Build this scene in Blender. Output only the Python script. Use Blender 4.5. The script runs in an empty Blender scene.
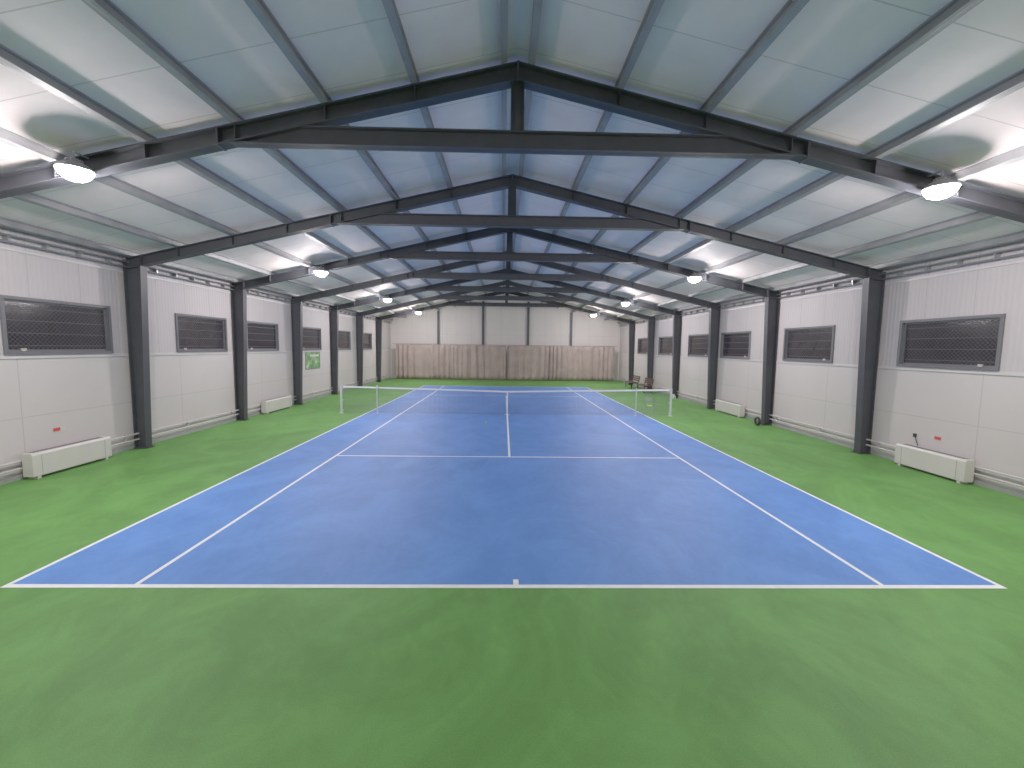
import bpy, math, random
from mathutils import Matrix, Vector
random.seed(7)
D = bpy.data
scene = bpy.context.scene
COL = scene.collection

# ------------------------------------------------------------------ helpers
class MB:
    """mesh builder with material slots"""
    def __init__(s): s.v=[]; s.f=[]; s.m=[]
    def hexa(s, p, mi=0):
        b=len(s.v); s.v+= [tuple(q) for q in p]
        for f in ((0,3,2,1),(4,5,6,7),(0,1,5,4),(1,2,6,5),(2,3,7,6),(3,0,4,7)):
            s.f.append(tuple(b+i for i in f)); s.m.append(mi)
    def box(s,x0,x1,y0,y1,z0,z1,mi=0):
        s.hexa([(x0,y0,z0),(x1,y0,z0),(x1,y1,z0),(x0,y1,z0),(x0,y0,z1),(x1,y0,z1),(x1,y1,z1),(x0,y1,z1)],mi)
    def tube(s,a,b,r,n=10,mi=0,r2=None):
        a=Vector(a);b=Vector(b);d=(b-a).normalized()
        u=d.orthogonal().normalized();w=d.cross(u); r2=r if r2 is None else r2
        base=len(s.v)
        for c,rr in((a,r),(b,r2)):
            for i in range(n):
                t=2*math.pi*i/n; s.v.append(tuple(c+u*math.cos(t)*rr+w*math.sin(t)*rr))
        for i in range(n):
            j=(i+1)%n; s.f.append((base+i,base+j,base+n+j,base+n+i)); s.m.append(mi)
        s.f.append(tuple(base+i for i in range(n))[::-1]); s.m.append(mi)
        s.f.append(tuple(base+n+i for i in range(n))); s.m.append(mi)
    def lathe(s,c,prof,n=32,mi=0,axis='Z'):
        base=len(s.v)
        for (r,h) in prof:
            for i in range(n):
                t=2*math.pi*i/n; a,b=r*math.cos(t),r*math.sin(t)
                p=(a,b,h) if axis=='Z' else (a,h,b)
                if axis=='X': p=(h,a,b)
                s.v.append((c[0]+p[0],c[1]+p[1],c[2]+p[2]))
        for k in range(len(prof)-1):
            for i in range(n):
                j=(i+1)%n; s.f.append((base+k*n+i,base+k*n+j,base+(k+1)*n+j,base+(k+1)*n+i)); s.m.append(mi)
    def obj(s,name,mats,parent=None,smooth=False,bevel=0,loc=None):
        me=D.meshes.new(name)
        vs=s.v
        if loc: vs=[(x-loc[0],y-loc[1],z-loc[2]) for x,y,z in vs]
        me.from_pydata(vs,[],s.f)
        for m in mats: me.materials.append(m)
        me.polygons.foreach_set('material_index',s.m)
        if smooth: me.polygons.foreach_set('use_smooth',[True]*len(s.f))
        me.update()
        import bmesh
        bm=bmesh.new(); bm.from_mesh(me); bmesh.ops.recalc_face_normals(bm,faces=bm.faces); bm.to_mesh(me); bm.free()
        o=D.objects.new(name,me); COL.objects.link(o)
        if loc: o.location=loc
        if parent: o.parent=parent
        if bevel:
            b=o.modifiers.new('bevel','BEVEL'); b.width=bevel; b.segments=2; b.limit_method='ANGLE'
        return o
def empty(name,loc=(0,0,0)):
    e=D.objects.new(name,None); COL.objects.link(e); e.location=loc; e.empty_display_size=.2
    return e

def mat(name,c,rough=.5,metal=0,var=0,vscale=3,bump=0,bscale=20,emit=None,estr=0,spec=None):
    m=D.materials.new(name); m.use_nodes=True; nt=m.node_tree; N=nt.nodes; L=nt.links
    b=N['Principled BSDF']; b.inputs['Base Color'].default_value=(*c,1)
    b.inputs['Roughness'].default_value=rough; b.inputs['Metallic'].default_value=metal
    if spec is not None: b.inputs['Specular IOR Level'].default_value=spec
    tc=N.new('ShaderNodeTexCoord')
    if var:
        n=N.new('ShaderNodeTexNoise'); n.inputs['Scale'].default_value=vscale; n.inputs['Detail'].default_value=5
        L.new(tc.outputs['Object'],n.inputs['Vector'])
        r=N.new('ShaderNodeValToRGB')
        r.color_ramp.elements[0].position=.3; r.color_ramp.elements[1].position=.7
        r.color_ramp.elements[0].color=(*[x*(1-var) for x in c],1)
        r.color_ramp.elements[1].color=(*[min(1,x*(1+var)) for x in c],1)
        L.new(n.outputs['Fac'],r.inputs['Fac']); L.new(r.outputs['Color'],b.inputs['Base Color'])
    if bump:
        n=N.new('ShaderNodeTexNoise'); n.inputs['Scale'].default_value=bscale
        L.new(tc.outputs['Object'],n.inputs['Vector'])
        bp=N.new('ShaderNodeBump'); bp.inputs['Strength'].default_value=bump; bp.inputs['Distance'].default_value=.02
        L.new(n.outputs['Fac'],bp.inputs['Height']); L.new(bp.outputs['Normal'],b.inputs['Normal'])
    if emit:
        b.inputs['Emission Color'].default_value=(*emit,1); b.inputs['Emission Strength'].default_value=estr
    return m

def mnode(nt,op,a,b=None,c=None):
    n=nt.nodes.new('ShaderNodeMath'); n.operation=op
    for i,x in enumerate((a,b,c)):
        if x is None: continue
        if isinstance(x,(int,float)): n.inputs[i].default_value=x
        else: nt.links.new(x,n.inputs[i])
    return n.outputs[0]

# ------------------------------------------------------------------ dimensions
HR=6.742; SL=0.2295; Y1=2.152; SP=3.9885
WX=9.32                      # inner wall face
YB=-9.2; YF=30.0             # back / far wall
ZC=.14                       # purlin height
def roofz(x): return HR-SL*abs(x)

# ------------------------------------------------------------------ materials
def surface_mat(name,c1,c2,rough,big=.35):
    """painted acrylic hard court with cloudy wipe marks"""
    m=D.materials.new(name); m.use_nodes=True; nt=m.node_tree; N=nt.nodes; L=nt.links
    b=N['Principled BSDF']; tc=N.new('ShaderNodeTexCoord')
    mp=N.new('ShaderNodeMapping'); mp.inputs['Scale'].default_value=(1,.7,1); L.new(tc.outputs['Object'],mp.inputs['Vector'])
    n=N.new('ShaderNodeTexNoise'); n.inputs['Scale'].default_value=big; n.inputs['Detail'].default_value=7
    n.inputs['Roughness'].default_value=.6; n.inputs['Distortion'].default_value=1.8
    L.new(mp.outputs[0],n.inputs['Vector'])
    n2=N.new('ShaderNodeTexNoise'); n2.inputs['Scale'].default_value=90; n2.inputs['Detail'].default_value=3
    L.new(tc.outputs['Object'],n2.inputs['Vector'])
    n3=N.new('ShaderNodeTexNoise'); n3.inputs['Scale'].default_value=2.6; n3.inputs['Detail'].default_value=5; n3.inputs['Distortion'].default_value=2.5
    L.new(mp.outputs[0],n3.inputs['Vector'])
    s=mnode(nt,'ADD',n.outputs['Fac'],mnode(nt,'MULTIPLY',mnode(nt,'SUBTRACT',n2.outputs['Fac'],.5),.6))
    s=mnode(nt,'ADD',s,mnode(nt,'MULTIPLY',mnode(nt,'SUBTRACT',n3.outputs['Fac'],.5),.3))
    r=N.new('ShaderNodeValToRGB'); r.color_ramp.elements[0].position=.33; r.color_ramp.elements[1].position=.68
    r.color_ramp.elements[0].color=(*c1,1); r.color_ramp.elements[1].color=(*c2,1)
    L.new(s,r.inputs['Fac']); L.new(r.outputs['Color'],b.inputs['Base Color'])
    b.inputs['Roughness'].default_value=rough; b.inputs['Specular IOR Level'].default_value=.35
    bp=N.new('ShaderNodeBump'); bp.inputs['Strength'].default_value=.2; bp.inputs['Distance'].default_value=.004
    L.new(n2.outputs['Fac'],bp.inputs['Height']); L.new(bp.outputs['Normal'],b.inputs['Normal'])
    return m
M_green=surface_mat('green_acrylic',(.078,.225,.040),(.120,.325,.068),.6,.6)
M_blue =surface_mat('blue_acrylic',(.072,.205,.60),(.108,.275,.73),.55,.6)
M_line =mat('line_paint',(.86,.88,.90),.55,var=.05,vscale=8)

def wall_mat(name,c,axis,rib,seam,hseams=()):
    m=D.materials.new(name); m.use_nodes=True; nt=m.node_tree; N=nt.nodes; L=nt.links
    b=N['Principled BSDF']; tc=N.new('ShaderNodeTexCoord'); sp=N.new('ShaderNodeSeparateXYZ')
    L.new(tc.outputs['Object'],sp.inputs[0]); co=sp.outputs[axis]; z=sp.outputs['Z']
    n=N.new('ShaderNodeTexNoise'); n.inputs['Scale'].default_value=1.3; n.inputs['Detail'].default_value=4
    L.new(tc.outputs['Object'],n.inputs['Vector'])
    val=mnode(nt,'ADD',.95,mnode(nt,'MULTIPLY',n.outputs['Fac'],.09))
    fr=mnode(nt,'FRACT',mnode(nt,'DIVIDE',mnode(nt,'ADD',co,100.0),seam))
    j=mnode(nt,'LESS_THAN',mnode(nt,'MULTIPLY',fr,seam),.02)
    dark=j
    for h in hseams:
        d=mnode(nt,'LESS_THAN',mnode(nt,'ABSOLUTE',mnode(nt,'SUBTRACT',z,h)),.008)
        dark=mnode(nt,'MAXIMUM',dark,d)
    val=mnode(nt,'MULTIPLY',val,mnode(nt,'SUBTRACT',1.0,mnode(nt,'MULTIPLY',dark,.2)))
    if rib:
        rb=mnode(nt,'SINE',mnode(nt,'MULTIPLY',co,2*math.pi/rib))
        bp=N.new('ShaderNodeBump'); bp.inputs['Strength'].default_value=.3; bp.inputs['Distance'].default_value=.006
        L.new(rb,bp.inputs['Height']); L.new(bp.outputs['Normal'],b.inputs['Normal'])
        val=mnode(nt,'MULTIPLY',val,mnode(nt,'ADD',.985,mnode(nt,'MULTIPLY',rb,.025)))
    vm=N.new('ShaderNodeVectorMath'); vm.operation='SCALE'; vm.inputs[0].default_value=c
    L.new(val,vm.inputs['Scale']); L.new(vm.outputs[0],b.inputs['Base Color'])
    b.inputs['Roughness'].default_value=.55; b.inputs['Specular IOR Level'].default_value=.3
    return m
M_wall_rib=wall_mat('ribbed_sandwich_panel',(.52,.475,.485),'Y',.1,1.0)
M_wall_low=wall_mat('smooth_sandwich_panel',(.58,.53,.53),'Y',0,3.9885,(1.16,))
M_wall_end=wall_mat('end_sandwich_panel',(.66,.61,.605),'X',.15,1.2,(3.6,))

def roof_mat():
    m=D.materials.new('roof_sandwich_panel'); m.use_nodes=True; nt=m.node_tree; N=nt.nodes; L=nt.links
    b=N['Principled BSDF']; tc=N.new('ShaderNodeTexCoord'); sp=N.new('ShaderNodeSeparateXYZ')
    L.new(tc.outputs['Object'],sp.inputs[0])
    n=N.new('ShaderNodeTexNoise'); n.inputs['Scale'].default_value=.9; n.inputs['Detail'].default_value=6; n.inputs['Distortion'].default_value=.8
    L.new(tc.outputs['Object'],n.inputs['Vector'])
    fr=mnode(nt,'FRACT',mnode(nt,'DIVIDE',mnode(nt,'ADD',sp.outputs['Y'],100.0),1.0))
    j=mnode(nt,'LESS_THAN',fr,.016)
    val=mnode(nt,'ADD',.82,mnode(nt,'MULTIPLY',n.outputs['Fac'],.34))
    val=mnode(nt,'MULTIPLY',val,mnode(nt,'SUBTRACT',1.0,mnode(nt,'MULTIPLY',j,.3)))
    vm=N.new('ShaderNodeVectorMath'); vm.operation='SCALE'; vm.inputs[0].default_value=(.90,.79,.79)
    L.new(val,vm.inputs['Scale']); L.new(vm.outputs[0],b.inputs['Base Color'])
    b.inputs['Roughness'].default_value=.65; b.inputs['Metallic'].default_value=0; b.inputs['Specular IOR Level'].default_value=.2
    n2=N.new('ShaderNodeTexNoise'); n2.inputs['Scale'].default_value=2.2; n2.inputs['Detail'].default_value=3
    L.new(tc.outputs['Object'],n2.inputs['Vector'])
    bp=N.new('ShaderNodeBump'); bp.inputs['Strength'].default_value=.4; bp.inputs['Distance'].default_value=.03
    L.new(n2.outputs['Fac'],bp.inputs['Height']); L.new(bp.outputs['Normal'],b.inputs['Normal'])
    return m
M_roof=roof_mat()
M_steel=mat('dark_painted_steel',(.046,.048,.060),.5,var=.12,vscale=4)
M_purlin=mat('galvanised_purlin',(.30,.30,.31),.5,.2,var=.15,vscale=3)
M_white=mat('white_enamel',(.60,.57,.54),.4,var=.03)
M_pipe=mat('white_pipe',(.58,.56,.56),.4,var=.03)
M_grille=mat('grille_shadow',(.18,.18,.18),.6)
M_glass=mat('night_glass',(.026,.023,.030),.12,var=.3,vscale=2)
M_frame=mat('window_frame_grey',(.14,.14,.155),.4,var=.05)
M_slat=mat('outer_shutter_slat',(.045,.042,.052),.5)
M_wire=mat('guard_mesh_wire',(.14,.14,.145),.5,.3)
M_curt=mat('taupe_curtain_cloth',(.40,.32,.30),.85,var=.12,vscale=1.5,spec=.1)
M_rail=mat('rail_metal',(.35,.35,.36),.35,.7,var=.05)
M_netw=mat('net_cord',(.10,.11,.13),.8)
M_netb=mat('net_band',(.80,.82,.84),.7)
M_post=mat('net_post_paint',(.62,.64,.66),.35,.2)
M_lampb=mat('lamp_housing',(.30,.30,.31),.4,.3)
M_emit=mat('lamp_diffuser',(1,1,1),.5,emit=(1.0,.935,.94),estr=490)
M_blk=mat('black_rubber',(.015,.015,.017),.6)
M_wood=mat('bench_wood',(.09,.05,.04),.5,var=.25,vscale=6)
M_ball=mat('tennis_ball_felt',(.62,.75,.12),.9,bump=.3,bscale=200)
M_red=mat('sticker_red',(.6,.05,.05),.5)
M_conc=mat('plinth_grey',(.30,.31,.30),.7,var=.1)

# ------------------------------------------------------------------ shell
b=MB(); b.box(-WX-.15,WX+.15,YB-.15,YF+.15,-.2,0); b.obj('floor',[M_green])

wins_L=[(-4.5,-2.35),(-.5,1.65),(3.5,5.65),(7.6,9.75),(10.8,12.95),(14.8,16.95),(18.9,21.0),(22.9,25.05)]
wins_R=[(-4.5,-2.35),(-.5,1.65),(3.45,5.55),(7.55,9.7),(11.65,13.85),(14.9,17.1),(19.05,21.25),(23.05,25.25)]
WZ={-1:(2.36,3.45),1:(2.28,3.37)}
for sgn,nm,wins in ((-1,'left',wins_L),(1,'right',wins_R)):
    WZ0,WZ1=WZ[sgn]
    xa,xb=sorted((sgn*WX,sgn*(WX+.15)))
    b=MB()
    b.box(xa,xb,YB,YF,0,WZ0,1)
    b.box(xa,xb,YB,YF,WZ1,roofz(WX)+ZC+.02,0)
    ys=[YB]+[t for w in wins for t in w]+[YF]
    for i in range(0,len(ys),2): b.box(xa,xb,ys[i],ys[i+1],WZ0,WZ1,0)
    b.obj('wall_'+nm,[M_wall_rib,M_wall_low])
    b=MB(); xi=sorted((sgn*WX,sgn*(WX-.03)))
    b.box(xi[0],xi[1],YB,YF,0,.09,0); b.obj('baseboard_'+nm,[M_conc])
    b=MB(); xi=sorted((sgn*WX,sgn*(WX-.025)))
    b.box(xi[0],xi[1],YB,YF,WZ0-.075,WZ0-.03,0)
    b.box(xi[0],xi[1],YB,YF,4.28,4.32,0)
    b.obj('trim_'+('1' if sgn<0 else '2'),[M_pipe])
def endwall(name,y0,y1):
    b=MB(); z=roofz(WX)+ZC; zr=HR+ZC; w=WX+.15
    b.hexa([(-w,y0,0),(0,y0,0),(0,y1,0),(-w,y1,0),(-w,y0,z),(0,y0,zr),(0,y1,zr),(-w,y1,z)])
    b.hexa([(0,y0,0),(w,y0,0),(w,y1,0),(0,y1,0),(0,y0,zr),(w,y0,z),(w,y1,z),(0,y1,zr)])
    return b.obj(name,[M_wall_end])
endwall('wall_far',YF,YF+.15); endwall('wall_back',YB-.15,YB)
b=MB(); w=WX+.3; t=.12
for s in(-1,1):
    z0=HR+ZC; z1=HR+ZC-SL*w
    b.hexa([(0,YB-.2,z0),(s*w,YB-.2,z1),(s*w,YF+.2,z1),(0,YF+.2,z0),(0,YB-.2,z0+t),(s*w,YB-.2,z1+t),(s*w,YF+.2,z1+t),(0,YF+.2,z0+t)])
b.obj('ceiling',[M_roof])

b=MB()
for s in(-1,1):
    for x in(.2,1.5,2.8,4.1,5.4,6.7,8.0,9.1):
        za=roofz(x)+.002; w=.045
        b.box(s*x-.008,s*x+.008,YB,YF,za,za+ZC)
        x0,x1=s*x-w,s*x+w
        def zz(X,o): return roofz(X)+o
        for o0,o1 in((.002,.02),(ZC-.02,ZC-.002)):
            b.hexa([(x0,YB,zz(x0,o0)),(x1,YB,zz(x1,o0)),(x1,YF,zz(x1,o0)),(x0,YF,zz(x0,o0)),(x0,YB,zz(x0,o1)),(x1,YB,zz(x1,o1)),(x1,YF,zz(x1,o1)),(x0,YF,zz(x0,o1))])
b.obj('roof_purlins',[M_purlin])

# ------------------------------------------------------------------ portal frames
def portal(y):
    b=MB(); dep=.25; fw=.095; ft=.02
    def pr(xa,za0,za1,xb,zb0,zb1,hy):
        b.hexa([(xa,y-hy,za0),(xb,y-hy,zb0),(xb,y+hy,zb0),(xa,y+hy,za0),(xa,y-hy,za1),(xb,y-hy,zb1),(xb,y+hy,zb1),(xa,y+hy,za1)])
    for s in(-1,1):
        X=9.2; zr,ze=HR,roofz(X)
        pr(0,zr-ft,zr,s*X,ze-ft,ze,fw)
        pr(0,zr-dep,zr,s*X,ze-dep,ze,.006)
        pr(0,zr-dep,zr-dep+ft,s*X,ze-dep,ze-dep+ft,fw)
        for x in(1.5,2.8,4.1,5.4,6.7,8.0):
            z=roofz(x); pr(s*(x-.006),z-dep,z,s*(x+.006),z-dep,z,fw-.01)
        x=4.35; z=roofz(x); pr(s*(x-.015),z-dep-.01,z,s*(x+.015),z-dep-.01,z,fw+.005)
        ib,it=9.02,8.87; zt=roofz(8.85)-.02; o=9.29
        def c(x0b,x1b,x0t,x1t,hy,z0=0.02,z1=zt):
            b.hexa([(s*x0b,y-hy,z0),(s*x1b,y-hy,z0),(s*x1b,y+hy,z0),(s*x0b,y+hy,z0),(s*x0t,y-hy,z1),(s*x1t,y-hy,z1),(s*x1t,y+hy,z1),(s*x0t,y+hy,z1)])
        c(ib,ib+ft,it,it+ft,fw); c(o-ft,o,o-ft,o,fw,z1=roofz(o)-.01); c(ib,o,it,o,.007)
        b.box(*sorted((s*(ib-.05),s*o)),y-fw-.03,y+fw+.03,0,.02)
        for zb in(zt-.27,):
            b.box(*sorted((s*(it+.01),s*o)),y-fw+.01,y+fw-.01,zb,zb+.015)
        for bx in(ib-.02,):
            for by in(-.07,.07): b.tube((s*(bx),y+by,.02),(s*(bx),y+by,.05),.014,6)
    b.box(-.015,.015,y-fw-.015,y+fw+.015,HR-dep-.02,HR)
    zt0,zt1=5.53,5.79
    b.box(-.10,-.085,y-.07,y+.07,zt1,HR-dep+.02); b.box(.085,.10,y-.07,y+.07,zt1,HR-dep+.02); b.box(-.1,.1,y-.007,y+.007,zt1,HR-dep)
    def tie(z0,z1,hy):
        a=(HR-dep-z0)/SL+.1; c_=(HR-dep-z1)/SL+.1
        b.hexa([(-a,y-hy,z0),(a,y-hy,z0),(a,y+hy,z0),(-a,y+hy,z0),(-c_,y-hy,z1),(c_,y-hy,z1),(c_,y+hy,z1),(-c_,y+hy,z1)])
    tie(zt0,zt0+ft,fw-.01); tie(zt1-ft,zt1,fw-.01); tie(zt0,zt1,.007)
    return b.obj('steel_portal_frame',[M_steel],loc=(0,y,0))
frames=[Y1+SP*k for k in range(-2,7)]
for y in frames: portal(y)
b=MB()
for x in(-5.45,-1.85,1.8,5.3):
    b.box(x-.09,x+.09,YF-.16,YF-.145,0,roofz(x)-.02); b.box(x-.008,x+.008,YF-.15,YF-.002,0,roofz(x)-.02)
b.obj('gable_posts',[M_steel])

# ------------------------------------------------------------------ windows
def window(sgn,y0,y1,k,near):
    WZ0,WZ1=WZ[sgn]
    e=empty('window_%d'%k,(sgn*WX,(y0+y1)/2,WZ0))
    def X(a,b_): return sorted((sgn*(WX+a),sgn*(WX+b_)))
    fr=.06; loc=(sgn*WX,(y0+y1)/2,WZ0)
    def put(b,n,m):
        o=b.obj(n,m,loc=loc,parent=e); o.location=(0,0,0)
    b=MB(); x=X(-.035,.10)
    b.box(*x,y0,y1,WZ0,WZ0+fr); b.box(*x,y0,y1,WZ1-fr,WZ1)
    b.box(*x,y0,y0+fr,WZ0+fr,WZ1-fr); b.box(*x,y1-fr,y1,WZ0+fr,WZ1-fr)
    x=X(.02,.08)
    b.box(*x,y0+fr,y0+fr+.035,WZ0+fr,WZ1-fr); b.box(*x,y1-fr-.035,y1-fr,WZ0+fr,WZ1-fr)
    b.box(*x,y0+fr,y1-fr,WZ1-fr-.035,WZ1-fr); b.box(*x,y0+fr,y1-fr,WZ0+fr,WZ0+fr+.035)
    put(b,'frame',[M_frame])
    b=MB(); b.box(*X(.05,.06),y0+fr,y1-fr,WZ0+fr,WZ1-fr); put(b,'glass',[M_glass])
    b=MB(); z=WZ0+fr+.10
    while z<WZ1-fr-.05:
        b.box(*X(.046,.051),y0+fr+.04,y1-fr-.04,z,z+.02); z+=.24
    put(b,'slats',[M_slat])
    b=MB(); yh=y0+fr+.25; b.box(*X(.0,.03),yh,yh+.08,WZ0+fr+.01,WZ0+fr+.06); put(b,'handle',[M_white])
    if near:
        b=MB(); st=.06; xx=sgn*(WX-.04); ww=y1-y0; hh=WZ1-WZ0
        for d in(-1,1):
            c=-hh
            while c<ww+hh:
                t0=max(0,-c); t1=min(hh,ww-c)
                if t1>t0+.01:
                    za=WZ0+(t0 if d>0 else hh-t0); zb=WZ0+(t1 if d>0 else hh-t1)
                    b.tube((xx,y0+c+t0,za),(xx,y0+c+t1,zb),.0016,4)
                c+=st*1.414
        put(b,'guard_mesh',[M_wire])
k=1
for sgn,wins in((-1,wins_L),(1,wins_R)):
    for i,(a,c) in enumerate(wins):
        window(sgn,a,c,k,2<=i<=3); k+=1

# ------------------------------------------------------------------ wall services
for sgn in(-1,1):
    b=MB()
    for z,r in((.36,.02),(.22,.02)):
        b.tube((sgn*(WX-.07),YB+.3,z),(sgn*(WX-.07),YF-.9,z),r,10)
    y=YB+1
    while y<YF-1:
        b.box(*sorted((sgn*(WX-.002),sgn*(WX-.06))),y,y+.02,.19,.39); y+=2
    b.obj('heating_pipes',[M_pipe])
    b=MB()
    b.tube((sgn*(WX-.10),YB+.1,4.42),(sgn*(WX-.10),YF-.1,4.42),.018,8)
    b.tube((sgn*(WX-.10),YB+.1,4.54),(sgn*(WX-.10),YF-.1,4.54),.018,8)
    y=YB+.3
    while y<YF-.2:
        b.box(*sorted((sgn*(WX-.002),sgn*(WX-.11))),y,y+.03,4.40,4.56); y+=.66
    b.obj('cable_tray',[M_rail])

def radiator(sgn,y0,y1):
    loc=(sgn*(WX-.12),(y0+y1)/2,0)
    e=empty('fan_coil_radiator',loc)
    def X(a,c): return sorted((sgn*(WX-a),sgn*(WX-c)))
    def put(b,n,m,bev=0):
        o=b.obj(n,m,loc=loc,parent=e,bevel=bev); o.location=(0,0,0)
    b=MB()
    xi,xm,xo=sgn*(WX-.10),sgn*(WX-.27),sgn*(WX-.30)
    b.hexa([(xi,y0,.05),(xo,y0,.05),(xo,y1,.05),(xi,y1,.05),(xi,y0,.46),(xo,y0,.46),(xo,y1,.46),(xi,y1,.46)])
    b.hexa([(xi,y0,.46),(xo,y0,.46),(xo,y1,.46),(xi,y1,.46),(xi,y0,.50),(xm,y0,.50),(xm,y1,.50),(xi,y1,.50)])
    put(b,'casing',[M_white],.008)
    b=MB(); y=y0+.08
    while y<y1-.1:
        b.box(*X(.13,.25),y,y+.05,.501,.506); y+=.075
    put(b,'top_grille',[M_grille])
    b=MB(); b.box(*X(.12,.28),y0+.06,y1-.06,.035,.05); put(b,'air_inlet',[M_grille])
    b=MB()
    for yy in(y0+.08,y1-.14): b.box(*X(.11,.29),yy,yy+.06,0,.05)
    put(b,'feet',[M_white])
    b=MB()
    for yy in(y0+.15,y1-.2): b.box(*X(.072,.10),yy,yy+.05,.2,.4)
    put(b,'wall_bracket',[M_rail])
    b=MB()
    b.box(*X(.301,.303),y0+.16,y0+.164,.07,.45); b.box(*X(.301,.303),y1-.16,y1-.155,.07,.45)
    put(b,'panel_joints',[M_grille])
for s,y0,y1 in((-1,3.55,5.15),(1,3.6,5.1),(-1,11.4,13.3),(1,11.6,13.5)): radiator(s,y0,y1)

for s,y in((-1,4.35),(1,4.5)):
    e=empty('warning_sticker',(s*WX,y,.82 if s<0 else .76))
    b=MB(); b.box(*sorted((0,-s*.006)),-.13,.13,-.045,.045); b.obj('backing',[M_white],parent=e)
    b=MB(); b.box(*sorted((-s*.0061,-s*.009)),-.12,.02,-.035,.035); b.obj('print',[M_red],parent=e)
for s,y in((1,4.85),):
    pts=[(s*(WX-.02),y,.50),(s*(WX-.04),y+.05,.66),(s*(WX-.02),y+.10,.70)]
    b=MB()
    for p,q in zip(pts,pts[1:]): b.tube(p,q,.008,6)
    b.box(*sorted((s*(WX-.002),s*(WX-.03))),y+.07,y+.13,.68,.76)
    b.obj('thermostat_cable',[M_blk])

def poster_mat():
    m=D.materials.new('poster_print'); m.use_nodes=True; nt=m.node_tree; N=nt.nodes; L=nt.links
    b=N['Principled BSDF']; tc=N.new('ShaderNodeTexCoord'); v=N.new('ShaderNodeTexVoronoi'); v.inputs['Scale'].default_value=3.2
    L.new(tc.outputs['Object'],v.inputs['Vector']); r=N.new('ShaderNodeValToRGB'); r.color_ramp.interpolation='CONSTANT'
    r.color_ramp.elements[0].color=(.10,.25,.10,1); r.color_ramp.elements[1].position=.5; r.color_ramp.elements[1].color=(.22,.38,.14,1)
    e=r.color_ramp.elements.new(.8); e.color=(.5,.55,.45,1)
    L.new(v.outputs['Distance'],r.inputs['Fac']); L.new(r.outputs['Color'],b.inputs['Base Color']); return m
e=empty('wall_poster',(-WX,16.0,1.9))
b=MB(); b.box(0,.012,-.75,.75,-.4,.4); b.obj('print',[poster_mat()],parent=e)
b=MB()
for a in((-.77,-.75,-.42,.42),(.75,.77,-.42,.42),(-.77,.77,-.42,-.4),(-.77,.77,.4,.42)): b.box(0,.02,*a)
b.obj('poster_frame',[M_rail],parent=e)
b=MB(); b.box(.012,.014,-.3,.65,.16,.26); b.obj('lettering',[M_white],parent=e)

# ------------------------------------------------------------------ court
ct=empty('tennis_court')
b=MB(); b.box(-5.485,5.485,0,23.77,.0005,.003); b.obj('playing_surface',[M_blue],parent=ct)
b=MB(); z0,z1=.003,.0045
def ln(x0,x1,y0,y1): b.box(x0,x1,y0,y1,z0,z1)
for yy,w in((-.03,.065),(23.77,-.08)): ln(-5.485,5.485,min(yy,yy+w),max(yy,yy+w))
for x in(-5.485,5.435,-4.14,4.09): ln(x,x+.05,.035,23.69)
for y in(5.46,18.26): ln(-4.09,4.09,y,y+.05)
ln(-.025,.025,5.51,18.26); ln(-.03,.03,.035,.14); ln(-.03,.03,23.58,23.69)
b.obj('court_lines',[M_line],parent=ct)

NY=11.885
net=empty('tennis_net',(0,NY,0))
def sag(x): return .925+(1.06-.925)*min(1,abs(x)/6.4)
nx,nz=260,20; me=D.meshes.new('net_mesh'); vs=[];fs=[]
for i in range(nx+1):
    x=-6.35+12.7*i/nx
    for j in range(nz+1): vs.append((x,0,.03+(sag(x)-.06)*j/nz))
for i in range(nx):
    for j in range(nz):
        a=i*(nz+1)+j; fs.append((a,a+nz+1,a+nz+2,a+1))
me.from_pydata(vs,[],fs); me.materials.append(M_netw); o=D.objects.new('net_mesh',me); COL.objects.link(o); o.parent=net
w=o.modifiers.new('w','WIREFRAME'); w.thickness=.0045; w.use_replace=True; w.use_boundary=True
b=MB()
N_=32
for i in range(N_):
    xa=-6.35+12.7*i/N_; xb=-6.35+12.7*(i+1)/N_; za,zb=sag(xa),sag(xb)
    b.hexa([(xa,-.012,za-.06),(xb,-.012,zb-.06),(xb,.012,zb-.06),(xa,.012,za-.06),(xa,-.012,za),(xb,-.012,zb),(xb,.012,zb),(xa,.012,za)])
b.obj('net_band',[M_netb],parent=net)
b=MB(); b.box(-.025,.025,-.014,.014,.006,.93); b.box(-.1,.1,-.03,.03,.0046,.012); b.obj('centre_strap',[M_netb],parent=net)
b=MB()
for s in(-1,1):
    b.tube((s*6.42,0,0),(s*6.42,0,1.07),.042,20); b.tube((s*6.42,0,1.07),(s*6.42,0,1.085),.046,20)
    b.tube((s*6.42,0,0),(s*6.42,0,.012),.09,20)
    for z in(.1,.5,.95): b.box(*sorted((s*6.38,s*6.34)),-.008,.008,z,z+.03)
b.box(6.46,6.54,-.05,.05,.70,.86); b.tube((6.54,0,.78),(6.60,0,.78),.012,8); b.tube((6.60,0,.78),(6.60,0,.65),.012,8)
b.obj('net_posts',[M_post],parent=net)
for s in(-1,1):
    b=MB(); b.tube((0,-.03,0),(0,-.03,1.08),.022,12); b.tube((0,-.03,0),(0,-.03,.015),.05,12); b.box(-.03,.03,-.055,.0,1.055,1.085)
    b.obj('singles_stick',[M_post]).location=(s*5.03,NY-.02,.0031)

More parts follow.
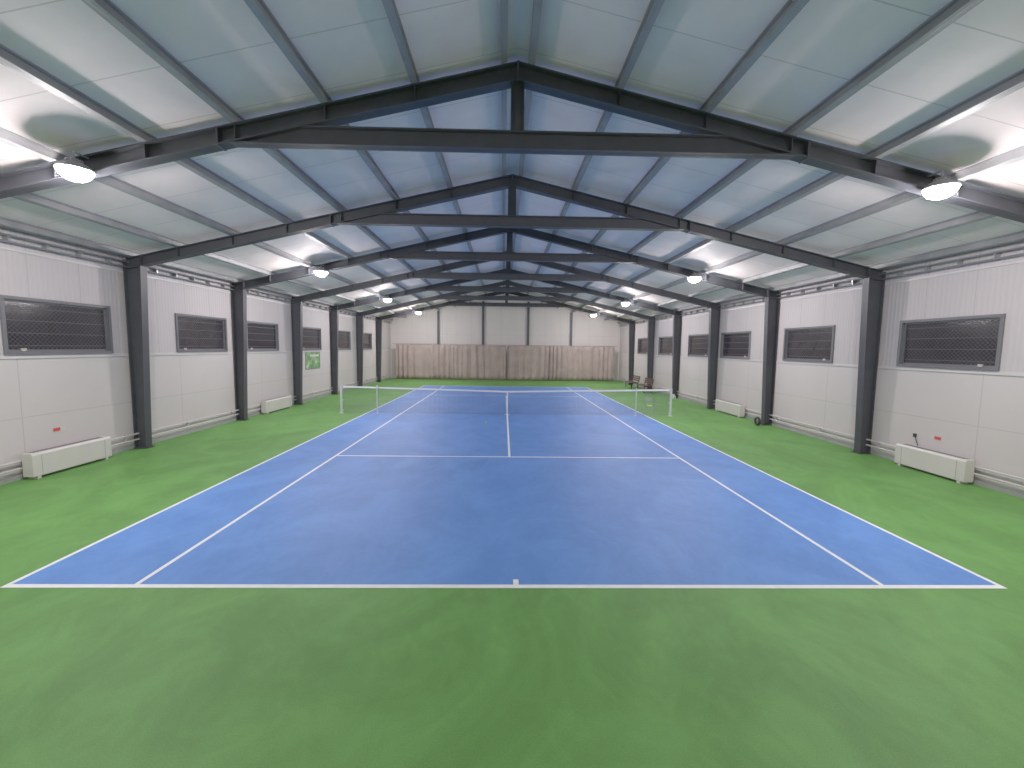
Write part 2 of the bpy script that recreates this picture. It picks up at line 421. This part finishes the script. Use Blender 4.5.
e=empty('ball_hopper',(5.42,NY-.45,.0046)); b=MB()
for sx in(-.14,.14):
    for sy in(-.12,.12): b.tube((sx*1.2,sy*1.2,0.003),(sx,sy,.75),.007,6)
for z in(.42,.55,.68,.75):
    P=[(-.14,-.12,z),(.14,-.12,z),(.14,.12,z),(-.14,.12,z)]
    for i in range(4): b.tube(P[i],P[(i+1)%4],.004,6)
for i in range(6):
    x=-.14+.28*i/5
    for y in(-.12,.12): b.tube((x,y,.42),(x,y,.75),.0025,5)
    b.tube((x,-.12,.42),(x,.12,.42),.0025,5)
    y=-.12+.24*i/5
    for xx in(-.14,.14): b.tube((xx,y,.42),(xx,y,.75),.0025,5)
b.tube((-.14,0,.75),(-.05,0,.92),.006,6);b.tube((-.05,0,.92),(.05,0,.92),.01,6);b.tube((.05,0,.92),(.14,0,.75),.006,6)
b.obj('wire_frame',[M_rail],parent=e)
def ball(name,loc,parent=None):
    b=MB(); prof=[(.033*math.sin(math.pi*i/12)+1e-5,-.033*math.cos(math.pi*i/12)) for i in range(13)]
    b.lathe((0,0,0),prof,20); o=b.obj(name,[M_ball],smooth=True,parent=parent); o.location=loc
for x,y,z in((-.07,-.05,.46),(0,.03,.46),(.07,-.03,.46),(.02,-.06,.46),(-.06,.06,.46),(.08,.06,.46)): ball('ball',(x,y,z),e)
ball('tennis_ball',(-.75,9.95,.0365))

def bench(x,y):
    e=empty('park_bench',(x,y,0)); L_=.75
    b=MB()
    for i in range(4): b.box(-.30+.12*i,-.20+.12*i,-L_,L_,.42,.45)
    for i in range(3): b.hexa([(.19+.02*i,-L_,.52+.12*i),(.22+.02*i,-L_,.52+.12*i),(.22+.02*i,L_,.52+.12*i),(.19+.02*i,L_,.52+.12*i),(.205+.02*i,-L_,.61+.12*i),(.235+.02*i,-L_,.61+.12*i),(.235+.02*i,L_,.61+.12*i),(.205+.02*i,L_,.61+.12*i)])
    b.obj('slats',[M_wood],parent=e)
    b=MB()
    for yy in(-L_+.1,L_-.14):
        b.box(-.28,-.24,yy,yy+.04,0,.42); b.box(.14,.18,yy,yy+.04,0,.42); b.box(-.28,.18,yy,yy+.04,.38,.42)
        b.hexa([(.16,yy,.4),(.19,yy,.4),(.19,yy+.04,.4),(.16,yy+.04,.4),(.25,yy,.86),(.28,yy,.86),(.28,yy+.04,.86),(.25,yy+.04,.86)])
    b.obj('legs',[M_blk],parent=e)
bench(8.45,20.9); bench(8.45,23.4)

e=empty('cart_wheel',(8.72,9.95,.16))
b=MB(); b.lathe((0,0,0),[(.10,-.03),(.15,-.03),(.16,-.015),(.16,.015),(.15,.03),(.10,.03),(.10,-.03)],28,0,'X'); b.obj('tyre',[M_blk],smooth=True,parent=e)
b=MB(); b.tube((-.035,0,0),(.035,0,0),.03,12)
for i in range(6):
    t=i*math.pi/3; b.tube((0,0,0),(0,.11*math.cos(t),.11*math.sin(t)),.009,6)
b.obj('hub',[M_rail],parent=e)

# ------------------------------------------------------------------ curtain at far end
cu=empty('backdrop_curtain',(0,29.3,0))
def curtain(x0,x1,name,seed,y0=0,amp0=.075,fq=2.2):
    n=int((x1-x0)/.02); H0,H1=.03,2.76; rows=8
    ph=0; xs=[];off=[]
    for i in range(n+1):
        x=x0+(x1-x0)*i/n
        f=fq+.7*math.sin(x*1.3+seed)+.5*math.sin(x*3.1+seed)
        ph+=f*.02*2*math.pi
        xs.append(x); off.append(ph)
    vs=[];fs=[]
    for i in range(n+1):
        for j in range(rows+1):
            t=j/rows; amp=amp0*(1-.3*t)*(1+.4*math.sin(xs[i]*2.1))
            y=y0+amp*math.sin(off[i]+.5*math.sin(t*2+xs[i]))+.03*math.sin(off[i]*.37)+.008*math.sin(off[i]*2.7+t)
            vs.append((xs[i]+.02*math.cos(off[i])*(1-t),y,H0+(H1-H0)*t))
    for i in range(n):
        for j in range(rows):
            a=i*(rows+1)+j; fs.append((a,a+rows+1,a+rows+2,a+1))
    me=D.meshes.new(name); me.from_pydata(vs,[],fs); me.materials.append(M_curt)
    me.polygons.foreach_set('use_smooth',[True]*len(fs))
    o=D.objects.new(name,me); COL.objects.link(o); o.parent=cu
    s=o.modifiers.new('s','SOLIDIFY'); s.thickness=.006
curtain(-8.75,.02,'curtain_left',1.0); curtain(.10,8.75,'curtain_right',2.7)
b=MB(); b.tube((-9.0,0,2.80),(9.0,0,2.80),.022,12)
for i in range(90):
    x=-8.7+17.4*i/89; b.box(x-.006,x+.006,-.006,.006,2.74,2.80)
b.obj('curtain_rail',[M_rail],parent=cu)

# ------------------------------------------------------------------ high-bay lamps
for k_ in(-2,0,2,4,6):
    y=Y1+SP*k_-.30
    for s in(-1,1):
        x=s*6.2
        e=empty('high_bay_lamp',(x,y,5.02))
        b=MB(); b.lathe((0,0,0),[(.001,.14),(.05,.14),(.07,.10),(.13,.07),(.19,.03),(.205,-.015),(.198,-.015),(.18,.02),(.001,.02)],32)
        for i in range(16):
            t=i*math.pi/8; b.box(.085*math.cos(t)-.005,.085*math.cos(t)+.005,.085*math.sin(t)-.005,.085*math.sin(t)+.005,.08,.13)
        b.tube((0,0,.13),(0,0,roofz(x)-5.02-.06),.012,8)
        b.tube((0,0,roofz(x)-5.08),(0,.21,roofz(x)-5.08),.012,8)
        b.obj('housing',[M_lampb],parent=e)
        b=MB(); b.lathe((0,0,0),[(.195*math.sin(math.pi/2*i/6)+.0005,.0-.16*math.cos(math.pi/2*i/6)) for i in range(7)],24)
        b.obj('diffuser',[M_emit],parent=e,smooth=True)

# ------------------------------------------------------------------ world & camera
w=D.worlds.new('night'); scene.world=w; w.use_nodes=True
w.node_tree.nodes['Background'].inputs[0].default_value=(.004,.005,.008,1)
cam=D.cameras.new('camera'); co=D.objects.new('camera',cam); COL.objects.link(co)
cam.sensor_width=36; cam.sensor_fit='HORIZONTAL'; cam.lens=420.7093/1024*36; cam.clip_start=.05
ya,pi_,ro=.0207,.0864,.0127
R=Vector((math.cos(ya),-math.sin(ya),0)); F=Vector((math.sin(ya)*math.cos(pi_),math.cos(ya)*math.cos(pi_),-math.sin(pi_)))
U=Vector((math.sin(ya)*math.sin(pi_),math.cos(ya)*math.sin(pi_),math.cos(pi_)))
R2=R*math.cos(ro)+U*math.sin(ro); U2=U*math.cos(ro)-R*math.sin(ro)
M=Matrix((R2,U2,-F)).transposed().to_4x4(); M.translation=Vector((-.1637,-4.3994,2.6114))
co.matrix_world=M
scene.camera=co
scene.view_settings.view_transform='Standard'
scene.view_settings.look='None'
scene.view_settings.exposure=-.22
scene.view_settings.gamma=1.28
